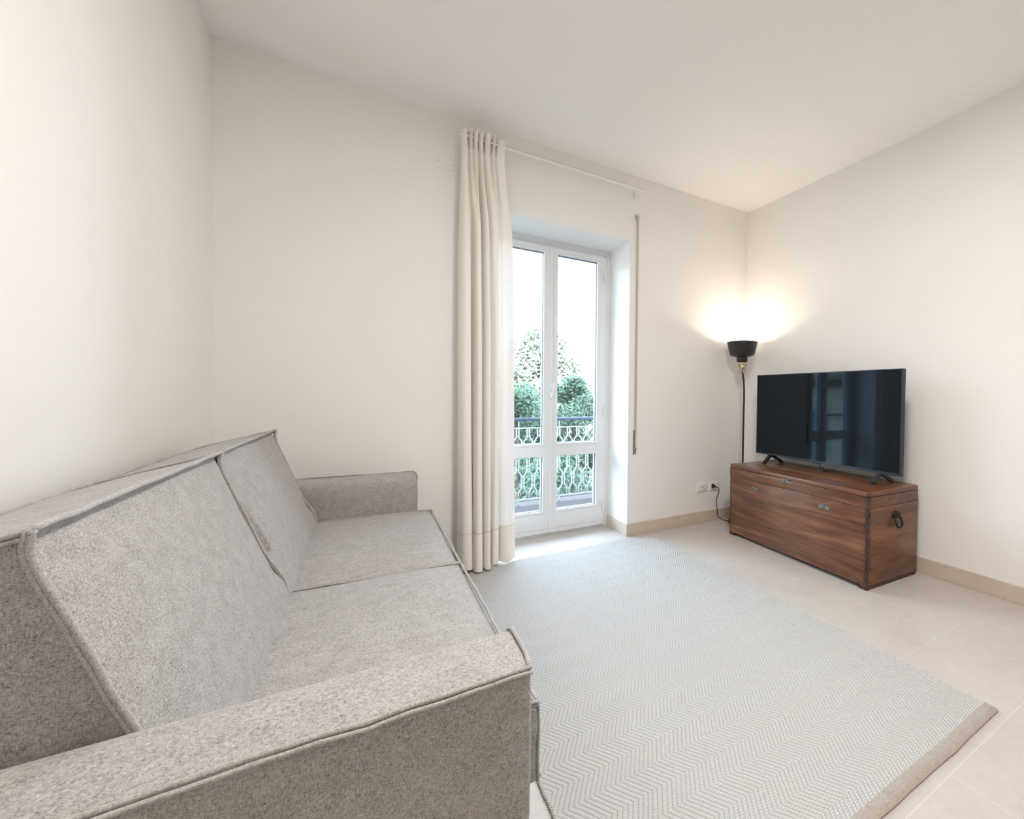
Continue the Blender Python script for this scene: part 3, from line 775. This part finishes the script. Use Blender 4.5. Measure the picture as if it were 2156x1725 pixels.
def bulge(a, b_, pw=2): return max(0, 1-abs(a)**pw)*max(0, 1-abs(b_)**pw)
def build_sofa():
    root = empty('sofa', (-3.25, -1.27, 0))
    tag(root, 'grey beige two seat sofa with piped cushions along the left wall', 'sofa')
    O = Vector((-3.25, -1.27, 0))
    def L(p): return Vector(p)-O
    YF, YN_ = -.155, -2.375   # outer planes of the far and the near arm
    # base frame and legs
    bm = bmesh.new(); box(bm, -3.70, -2.90, -2.20, -.34, .10, .312, .02, 3)
    bmesh.ops.translate(bm, verts=bm.verts[:], vec=-O); obj('base', bm, FAB, root, True, 40)
    for x in (-3.60, -2.98):
        for y in (-2.28, -.25):
            bm = bmesh.new(); tube(bm, [L((x, y, 0)), L((x, y, .105))], [.018, .024], 14); obj('leg', bm, BLACKP, root, True, 40)
    # arms
    def arm(y_out, y_in):
        s = 1 if y_in > y_out else -1
        yc, hy = (y_out+y_in)/2, abs(y_in-y_out)/2
        x0, x1, z0, z1 = -3.705, -2.866, .10, .684
        def fn(a, b_, c):
            x = lerp(x0, x1, (a+1)/2); y = yc+b_*hy*s; z = lerp(z0, z1, (c+1)/2)
            inner = b_ > 0
            # the inside top edge rolls over, outer top edge is a crisp seam
            if c > .6 and b_ > .2:
                t = (c-.75)/.25 if c > .75 else 0; q = (b_-.4)/.6 if b_ > .4 else 0
                k = (t*q); z -= .016*k*k; y -= s*.012*k*k
            if a > .8: # rounded front verticals
                t = (a-.8)/.2
                x += .004*t*(1-b_*b_)
            y += s*(-.010 if b_ < -.99 else 0)*bulge(a, c)          # outer side swells
            z += .006*bulge(a, b_)*(1 if c > .99 else 0)
            return L((x, y, z))
        n = (40, 10, 26)
        o = soft('arm', fn, root, n, wr=.003)
        return o
    an = arm(-2.372, -2.200); af = arm(-.158, -.342)
    for par, yo, yi, s in ((an, -2.372, -2.200, -1), (af, -.158, -.342, 1)):
        top = [L((x, yo+s*.003+s*.002*math.sin(x*9), .686+.002*math.sin(x*13))) for x in (-3.70, -3.55, -3.4, -3.25, -3.1, -2.98, -2.90, -2.866)]
        piping(top, par, (0, s*.6, -.8), .0040, gap=.008)
        fr = [L((-2.868, yo-s*.004, .685)), L((-2.864, yo-s*.04, .687)), L((-2.862, yo-s*.10, .687)), L((-2.862, yi+s*.028, .682)), L((-2.864, yi+s*.012, .670)), L((-2.865, yi+s*.004, .64)), L((-2.865, yi+s*.002, .55)), L((-2.865, yi+s*.001, .40)), L((-2.865, yi+s*.001, .12))]
        piping(fr, par, (1, 0, 0), .0042, gap=0)
    # seat cushions
    ymid = -1.268
    for ya, yb in ((-2.198, ymid-.002), (ymid+.002, -.345)):
        x0, x1, z0, z1 = -3.42, -2.797, .318, .500
        def fn(a, b_, c, ya=ya, yb=yb):
            x = lerp(x0, x1, (a+1)/2); y = lerp(ya, yb, (b_+1)/2); z = lerp(z0, z1, (c+1)/2)
            ed = bulge(a, b_, 4)
            if c > 0: z += .016*ed*c-.010*c*(1-bulge(a*.999, b_*.999, 10))
            if a > .9: x += .012*bulge(b_, c)*(a-.9)/.1
            if a > .55 and c > .5: z -= .008*((a-.55)/.45)**3*((c-.5)/.5)
            return L((x, y, z))
        sc = soft('seat_cushion', fn, root, (30, 40, 8), wr=.0035)
        zt = .4905
        piping([L((x1+.002, lerp(ya, yb, t), zt+.001*math.sin(t*30))) for t in (0.004, .1, .25, .4, .55, .7, .85, .96, .996)], sc, (.6, 0, -.8), .0038, gap=.007)
        piping([L((x1+.004, lerp(ya, yb, t), z0+.003)) for t in (0.004, .2, .5, .8, .996)], sc, (.6, 0, .8), .0038, gap=.007)
        piping([L((x, yy, zt+.004*(1-((x-x0)/(x1-x0))**3))) for x in (-3.34, -3.25, -3.1, -2.95, -2.85, x1+.001) for yy in (yb-.003,)], sc, (0, 0, -1), .0036, gap=.006)
        piping([L((x, ya+.003, zt+.004*(1-((x-x0)/(x1-x0))**3))) for x in (-3.34, -3.25, -3.1, -2.95, -2.85, x1+.001)], sc, (0, 0, -1), .0036, gap=.006)
        piping([L((x1+.003, ya+.003, z)) for z in (zt, .44, .38, z0)], sc, (0, 1, 0), .0038, gap=.0)
        piping([L((x1+.003, yb-.003, z)) for z in (zt, .44, .38, z0)], sc, (0, 1, 0), .0038, gap=.0)
    # back cushions: leaning, swollen front, piped edges
    for ya, yb in ((-2.205, -1.345), (-1.330, -.428)):
        fp = [(.43, -3.325), (.50, -3.297), (.58, -3.318), (.68, -3.352), (.78, -3.388), (.88, -3.424), (.968, -3.453)]
        def fn(a, b_, c, ya=ya, yb=yb):
            # a: rear -> front, c: bottom -> top
            t = (c+1)/2; q = (a+1)/2
            zf = lerp(.43, .968, t); xf = interp([p[0] for p in fp], [p[1] for p in fp], zf)
            zr = lerp(.38, .900, t); xr = lerp(-3.60, -3.700, t)
            x = lerp(xr, xf, q); z = lerp(zr, zf, q); y = lerp(ya, yb, (b_+1)/2)
            fb = bulge(b_, c*.98, 4)
            x += .0*q
            if a > .4: k = (a-.4)/.6; x += -.024*k*(1-fb)*(1 if c < .999 else .4)*(1 if c > -.5 else .3)
            if c > .9: z += .014*bulge(a, b_, 2)*(c-.9)/.1-.010*(1-abs(b_))**.5*0
            if abs(b_) > .95: y += math.copysign(.010*bulge(a, c), b_)*(abs(b_)-.95)/.05*(-.3)
            return L((x, y, z))
        bc = soft('back_cushion', fn, root, (16, 44, 26), wr=.005)
        def F(a, b_, c, out=.004):
            p = Vector(fn(a, b_, c)); return p+Vector((out*a*.8, out*b_*.8, out*c*.6))
        piping([F(1, t, 1) for t in (-1, -.8, -.55, -.3, 0, .3, .55, .8, 1)], bc, (-.9, 0, -.25), .0048, gap=0)
        for sb in (-1, 1):
            piping([F(1, sb, t) for t in (1, .85, .6, .35, .1, -.2, -.5, -.8)], bc, (-.55, 0, -.2), .0045, gap=.010 if sb < 0 else .007)
            piping([F(t, sb, 1) for t in (1, .6, .2, -.2, -.6, -1)], bc, (0, 0, -1), .0040, gap=.008)
        piping([F(-1, t, 1) for t in (-1, -.6, -.2, .2, .6, 1)], bc, (-.3, 0, -.9), .0040, gap=.007)
    # spare flap of cover fabric sticking out between the two back cushions
    bm = bmesh.new()
    ra = []
    for k in range(12):
        t = k/11; z = lerp(.875, .655, t); xf = interp([.43, .50, .58, .68, .78, .88, .968], [-3.325, -3.297, -3.318, -3.352, -3.388, -3.424, -3.453], z)
        o_ = -.017+.019*math.sin(min(1, t*1.1)*PI/2)**1.5; wd = .0025+.0035*t; yc = -1.338+.006*t
        ra.append([bm.verts.new(L((xf-.05, yc-wd, z))), bm.verts.new(L((xf-.008+o_, yc-wd*.6, z+.002))), bm.verts.new(L((xf-.004+o_, yc, z))), bm.verts.new(L((xf-.008+o_, yc+wd*.9+.004*t, z-.002))), bm.verts.new(L((xf-.05, yc+wd, z)))])
    for p, q in zip(ra, ra[1:]):
        for k in range(5): bm.faces.new((p[k], p[(k+1) % 5], q[(k+1) % 5], q[k]))
    bm.faces.new(ra[0][::-1]); bm.faces.new(ra[-1])
    o = obj('fabric_flap', bm, FAB, root, True, 50)
    # back frame behind the cushions
    bm = bmesh.new(); box(bm, -3.735, -3.60, -2.19, -.35, .10, .62, .02, 3)
    bmesh.ops.translate(bm, verts=bm.verts[:], vec=-O); obj('back_frame', bm, FAB, root, True, 40)
build_sofa()

# ------------------------------------------------------------------ rug
def m_rug():
    b = NB('rug_wool_herringbone')
    tcn = b.n('ShaderNodeTexCoord'); sp = b.n('ShaderNodeSeparateXYZ'); b.l(tcn.outputs['Object'], sp.inputs[0])
    v = tcn.outputs['Object']
    wob = b.math('MULTIPLY', b.math('SUBTRACT', b.noise(v, 7, 3), .5), .012)
    X = b.math('ADD', sp.outputs['X'], wob); Y = b.math('ADD', sp.outputs['Y'], b.math('MULTIPLY', b.math('SUBTRACT', b.noise(v, 5, 2), .5), .012))
    # zigzag of 7.7 cm half bands; boundaries fall at y = -1.915, -1.838 ...
    tri = b.math('PINGPONG', b.math('ADD', Y, 1.915+.077*20), .077)      # 0 -> .077 going +y from -1.915
    ph = b.math('DIVIDE', b.math('ADD', X, b.math('MULTIPLY', tri, .66)), .0165)
    wv = b.math('SINE', b.math('MULTIPLY', ph, 2*PI))
    rib = b.math('POWER', b.math('ABSOLUTE', b.math('SINE', b.math('MULTIPLY', ph, PI))), .7)
    # knots along each yarn
    kn = b.math('ABSOLUTE', b.math('SINE', b.math('ADD', b.math('MULTIPLY', Y, PI/.0078), b.math('MULTIPLY', b.math('FLOOR', ph), 1.7))))
    h = b.math('MULTIPLY', rib, b.math('ADD', .52, b.math('MULTIPLY', kn, .48)))
    fz = b.noise(v, 420, 3, .7)
    h2 = b.math('ADD', h, b.math('MULTIPLY', fz, .22))
    base = b.mix(b.noise(v, 260, 3, .7), (.46, .45, .43), (.60, .595, .59))
    patch = b.ramp(b.noise(v, 9, 4, .65), [(.52, (0, 0, 0)), (.70, (1, 1, 1))])
    base = b.mix(b.math('MULTIPLY', patch, .35), base, (.55, .50, .42))
    fleck = b.ramp(b.noise(b.coords('Object', (90, 160, 90)), 1, 2, .5), [(.73, (0, 0, 0)), (.77, (1, 1, 1))])
    base = b.mix(b.math('MULTIPLY', fleck, .55), base, (.55, .42, .26))
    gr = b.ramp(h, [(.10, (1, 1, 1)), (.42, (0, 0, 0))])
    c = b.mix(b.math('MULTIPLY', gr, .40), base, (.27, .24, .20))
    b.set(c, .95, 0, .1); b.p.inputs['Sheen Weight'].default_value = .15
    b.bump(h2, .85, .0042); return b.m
RUG = m_rug()
JUTE = m_fabric('rug_jute_binding', (.24, .205, .175), (.37, .325, .28), (.49, .44, .385))
YARN = m_plain('rug_edge_yarn', (.54, .53, .50), .95, 0, .1, .12, 150)
def build_rug():
    x0, x1, y0, y1 = -2.672, -1.152, -2.430, -.088
    root = empty('rug', (0, 0, 0)); tag(root, 'large cream herringbone woven rug on the pale stone floor', 'rug')
    def wx(y, s): return .004*noise.noise(Vector((s, y*2.2, 0)))+.0015*noise.noise(Vector((s, y*13, 1)))
    def wy(x, s): return .010*noise.noise(Vector((x*2.4, s, 0)))
    bm = bmesh.new(); nx, ny = 120, 180; rows = []
    for j in range(ny+1):
        row = []
        for i in range(nx+1):
            u_, v_ = i/nx, j/ny
            x = lerp(x0, x1, u_)+wx(lerp(y0, y1, v_), 3 if u_ < .5 else 8)
            y = lerp(y0, y1, v_)+wy(lerp(x0, x1, u_), 5)*(1-v_)+.3*wy(lerp(x0, x1, u_), 9)*v_
            z = .0095+.0016*noise.noise(Vector((x*5, y*5, 2)))
            if j == ny: z -= .0015
            row.append(bm.verts.new((x, y, z)))
        rows.append(row)
    for j in range(ny):
        for i in range(nx): bm.faces.new((rows[j][i], rows[j][i+1], rows[j+1][i+1], rows[j+1][i]))
    # sides down to the floor
    border = [rows[0][i] for i in range(nx+1)]+[rows[j][nx] for j in range(1, ny+1)]+[rows[ny][i] for i in range(nx-1, -1, -1)]+[rows[j][0] for j in range(ny-1, 0, -1)]
    low = [bm.verts.new((q.co.x, q.co.y, .0006)) for q in border]
    n = len(border)
    for k in range(n): bm.faces.new((border[k], border[(k+1) % n], low[(k+1) % n], low[k]))
    obj('pile', bm, RUG, root, True, 60)
    # overcast yarn edges along both long sides
    for xe, s in ((x0, 3), (x1, 8)):
        bm = bmesh.new(); y = y0+.006
        while y < y1-.004:
            sz = .0062+.0012*random.random(); xx = xe+wx(y, s)
            m4 = Matrix.Translation((xx+(.002 if s == 8 else -.002), y, .0062)) @ Matrix.Rotation(.5*(1 if s == 8 else -1), 4, 'Z') @ Matrix.Diagonal((1.25, .62, .8, 1))
            bmesh.ops.create_icosphere(bm, subdivisions=1, radius=sz, matrix=m4)
            y += .0088
        tag(obj('edge_stitching', bm, YARN, root, True), kind='stuff')
    # flat jute binding on the near end, narrow one on the far end
    bm = bmesh.new(); pr = []; nn = 150
    for i in range(nn+1):
        x = lerp(x0-.002, x1+.004, i/nn); e = wy(x, 5); o2 = .0035*noise.noise(Vector((x*9, 4, 0)))
        pr.append([bm.verts.new((x, y0+e+.004, .0128)), bm.verts.new((x, y0+e-.012, .0125)), bm.verts.new((x, y0+e-.030+o2, .0105)), bm.verts.new((x, y0+e-.038+o2, .006)), bm.verts.new((x, y0+e-.038+o2, .0006)), bm.verts.new((x, y0+e+.004, .0006))])
    for p, q in zip(pr, pr[1:]):
        for k in range(6): bm.faces.new((p[k], q[k], q[(k+1) % 6], p[(k+1) % 6]))
    bm.faces.new(pr[0]); bm.faces.new(pr[-1][::-1])
    obj('binding', bm, JUTE, root, True, 40)
    bm = bmesh.new(); box(bm, x0, x1, y1-.001, y1+.007, .0006, .007, .001, 1); obj('binding', bm, JUTE, root)
build_rug()

# ------------------------------------------------------------------ balcony and outdoors
HOUSE = m_plain('house_plaster', (.42, .37, .28), .9); m_gut = m_plain('gutter_ochre', (.16, .12, .07), .7)
bm = bmesh.new(); box(bm, -7, 3, WT+.001, 1.62, -.22, -.012)
def m_terrace():
    b = NB('terrace_tile'); br = b.n('ShaderNodeTexBrick'); br.offset = .5
    b.l(b.coords('Object', (1, 1, 1)), br.inputs['Vector'])
    for k_, v_ in (('Scale', 1.0), ('Brick Width', .25), ('Row Height', .125), ('Mortar Size', .003)): br.inputs[k_].default_value = v_
    br.inputs['Color1'].default_value = (0.054, 0.043, 0.039, 1); br.inputs['Color2'].default_value = (0.060, 0.049, 0.045, 1); br.inputs['Mortar'].default_value = (0.043, 0.036, 0.034, 1)
    b.set(br.outputs[0], .8, 0, .08); return b.m
tag(obj('balcony_floor', bm, m_terrace()), kind='structure')
bms = bmesh.new(); box(bms, -7, 3, WT+.001, 1.62, 2.96, 3.12)  # unseen slab added overhead to shade the balcony and cut the skylight
tag(obj('added_shade_slab', bms, HOUSE), kind='structure')
RAILW = m_plain('railing_white', (.32, .32, .315), .5, 0, .3)
RAILG = m_plain('handrail_grey', (.055, .068, .09), .5, 0, .1)
def build_railing():
    yr = 1.45; root = empty('balcony_railing', (-1.5, yr, 0))
    tag(root, 'white metal balcony railing with honeycomb bars and grey handrail', 'railing')
    xa, xb = -1.6, 2.2
    bm = bmesh.new(); tube(bm, [(-4.5, 0, .889), (3.0, 0, .889)], .0185, 14); obj('handrail', bm, RAILG, root, True)
    bm = bmesh.new(); box(bm, -4.5, 3.0, -.006, .006, .793, .803); obj('top_rail', bm, RAILW, root)
    bm = bmesh.new(); box(bm, -4.5, 3.0, -.008, .008, .040, .056); obj('bottom_rail', bm, RAILW, root)
    per = .1115; xc0 = -1.2332+1.5; g = .0125
    zz = [(.793, 0), (.702, 0), (.662, 1), (.548, 1), (.512, 0), (.345, 0), (.303, 1), (.168, 1), (.126, 0), (.052, 0)]
    rest = bmesh.new()
    for k in range(-16, 20):
        c = xc0+k*per
        for s in (-1, 1):
            pts = [(c+s*(g+(per/2-2*g)*t), 0, z) for z, t in zz]
            bm = bmesh.new(); tube(bm, pts, .0072, 8); obj('bar', bm, RAILW, root, True)
        near_ = -8 <= k < 6
        for zc, dx in ((.715, 0), (.49, 0), (.365, 0), (.645, per/2), (.565, per/2), (.285, per/2), (.185, per/2)):
            bm = bmesh.new() if near_ else rest
            box(bm, c+dx-g, c+dx+g, -.004, .004, zc-.004, zc+.004)
            if near_: obj('cross_tie', bm, RAILW, root)
    tag(obj('cross_tie', rest, RAILW, root), kind='stuff')
    for q in range(-6, 6):
        c = .16+q*.44
        bm = bmesh.new(); tube(bm, [(c, 0, .80), (c, 0, .876)], .0062, 8); obj('post', bm, RAILW, root, True)
        bm = bmesh.new(); tube(bm, [(c, 0, -.012), (c, 0, .046)], .0075, 8); obj('foot', bm, RAILW, root, True)
build_railing()

def m_leaf(name, c0, c1):
    b = NB(name); v = b.coords(); n1 = b.noise(v, 1.1, 4, .6); n2 = b.noise(v, 6, 3)
    c = b.mix(n2, b.ramp(n1, [(.3, c0), (.7, c1)]), c1)
    b.set(c, .7, 0, .2); return b.m
GR1 = m_leaf('evergreen_leaf', (.022, .044, .026), (.052, .082, .050))
GR2 = m_leaf('pale_leaf', (.20, .22, .12), (.36, .36, .27))
BARK = m_plain('bark', (.05, .035, .025), .9)
def tree(name, label, x, y, ztop, zb, rad, mat, seed, n=9000, ls=.11, shape='cone', group=None):
    rnd = random.Random(seed)
    root = empty(name, (x, y, -6.5)); tag(root, label, 'tree', group)
    bm = bmesh.new(); tube(bm, [(0, 0, 0), (.1, 0, (ztop+6.5)*.5), (0, 0, ztop+6.0)], [.28, .18, .03], 10)
    for k in range(14):
        a = rnd.random()*2*PI; z = lerp(zb+6.5, ztop+5.6, rnd.random()); rr = rad*.6
        tube(bm, [(0, 0, z-.6), (rr*math.cos(a), rr*math.sin(a), z+.3)], [.06, .012], 6)
    obj('trunk', bm, BARK, root, True)
    bm = bmesh.new()
    clumps = []
    for k in range(110):
        t = rnd.random()**.8; z = lerp(zb, ztop, t)
        pr = {'cone': (1-t)**.75*.95+.05, 'round': math.sqrt(max(.02, 1-(2*t-1)**2))}[shape]
        a = rnd.random()*2*PI; q = rad*pr*math.sqrt(rnd.random())*.95
        clumps.append((Vector((q*math.cos(a), q*math.sin(a), z+6.5)), rad*.27*(.6+.7*rnd.random())*(.45+.55*pr)))
    for k in range(n):
        c, cr_ = clumps[rnd.randrange(len(clumps))]
        d = Vector((rnd.gauss(0, 1), rnd.gauss(0, 1), rnd.gauss(0, 1))).normalized()*cr_*(rnd.random()**.4)
        p = c+d; s = ls*(.6+.8*rnd.random())
        ax = Vector((rnd.gauss(0, 1), rnd.gauss(0, 1), rnd.gauss(0, 1))).normalized(); bx = ax.orthogonal().normalized(); 
        v = [bm.verts.new(p+ax*s), bm.verts.new(p+bx*s*.45), bm.verts.new(p-ax*s*.7), bm.verts.new(p-bx*s*.45)]
        bm.faces.new(v)
    o = obj('foliage', bm, mat, root)
# far tall pale tree, then dark evergreens closer to the railing
tree('tall_tree', 'tall pale green tree rising to a point beyond the balcony', 2.85, 14.0, 3.62, -.8, 3.3, GR2, 3, 30000, .10, 'cone')
G = 'dark evergreen trees beyond the railing'
tree('evergreen_tree', 'dark evergreen tree seen through the left door leaf', -.35, 6.6, 1.18, -6.0, 1.75, GR1, 11, 26000, .055, 'round', G)
tree('evergreen_tree', 'dark rounded evergreen tree seen through the right door leaf', 1.35, 7.4, 1.52, -5.6, 1.40, GR1, 12, 26000, .055, 'round', G)
tree('evergreen_tree', 'dark low evergreen tree partly behind the right door frame', 2.95, 7.6, .62, -6.2, 1.5, GR1, 13, 26000, .055, 'round', G)
tree('evergreen_tree', 'dark evergreen tree in the gap between the two larger crowns', 1.25, 10.6, .70, -6.2, 1.5, GR1, 14, 24000, .06, 'round', G)
def house(name, label, x, y, w_, d_, ze, zr, rz):
    root = empty(name, (x, y, -6.5), rz); tag(root, label, 'house')
    bm = bmesh.new(); box(bm, -w_/2, w_/2, -d_/2, d_/2, 0, ze+6.5); obj('wall', bm, HOUSE, root)
    bm = bmesh.new(); e = .5
    z0, z1 = ze+6.5, zr+6.5
    P = [(-w_/2-e, -d_/2-e, z0), (w_/2+e, -d_/2-e, z0), (w_/2+e, d_/2+e, z0), (-w_/2-e, d_/2+e, z0), (-w_/2+d_*.4, 0, z1), (w_/2-d_*.4, 0, z1)]
    v = [bm.verts.new(p) for p in P]
    for ff in ((0, 1, 5, 4), (1, 2, 5), (2, 3, 4, 5), (3, 0, 4), (3, 2, 1, 0)): bm.faces.new([v[i] for i in ff])
    obj('roof', bm, ROOF, root)
    bm = bmesh.new(); box(bm, -w_/2-e, w_/2+e, -d_/2-e-.08, -d_/2-e+.02, z0-.16, z0+.02); box(bm, -w_/2-.15, w_/2+.15, -d_/2-.15, -d_/2, z0-.4, z0-.16)
    obj('gutter', bm, m_gut, root)
    for k in range(3):
        bm = bmesh.new(); xx = -w_/2+w_*(k+.5)/3; box(bm, xx-.45, xx+.45, -d_/2-.03, -d_/2+.02, z0-2.6, z0-1.1); obj('window', bm, GASKET, root)
def m_roof():
    b = NB('roof_tiles'); wv = b.n('ShaderNodeTexWave'); wv.wave_type = 'BANDS'; wv.bands_direction = 'X'
    b.l(b.coords(), wv.inputs['Vector']); wv.inputs['Scale'].default_value = 1.4
    c = b.mix(b.noise(b.coords(), 3, 3), (.22, .17, .14), (.30, .25, .21))
    b.set(b.mix(b.math('MULTIPLY', wv.outputs['Fac'], .5), c, (.16, .11, .09)), .8, 0, .3); b.bump(wv.outputs['Fac'], .8, .08); return b.m
ROOF = m_roof()
house('house', 'pale plastered house with tiled roof beyond the trees at the right', 11.6, 17.5, 9.0, 6.0, .95, 2.9, -.35)
house('house', 'tiled roof house across the street, reflected in the television screen', -11.5, 9.5, 12.0, 7.0, 1.9, 4.6, .75)
bm = bmesh.new(); box(bm, -60, 60, 1.9, 90, -6.7, -6.5)
tag(obj('ground', bm, m_plain('garden_ground', (.06, .07, .035), .95)), kind='structure')
# the flat's own facade continues left and right of the room, below and above the balcony
bm = bmesh.new(); box(bm, -9, XL-.3, 0, WT, -6.5, 6); box(bm, .3, 6, 0, WT, -6.5, 6); box(bm, XL-.3, .3, WT-.3, WT, H+.12, 6)
tag(obj('wall_facade', bm, HOUSE), kind='structure')
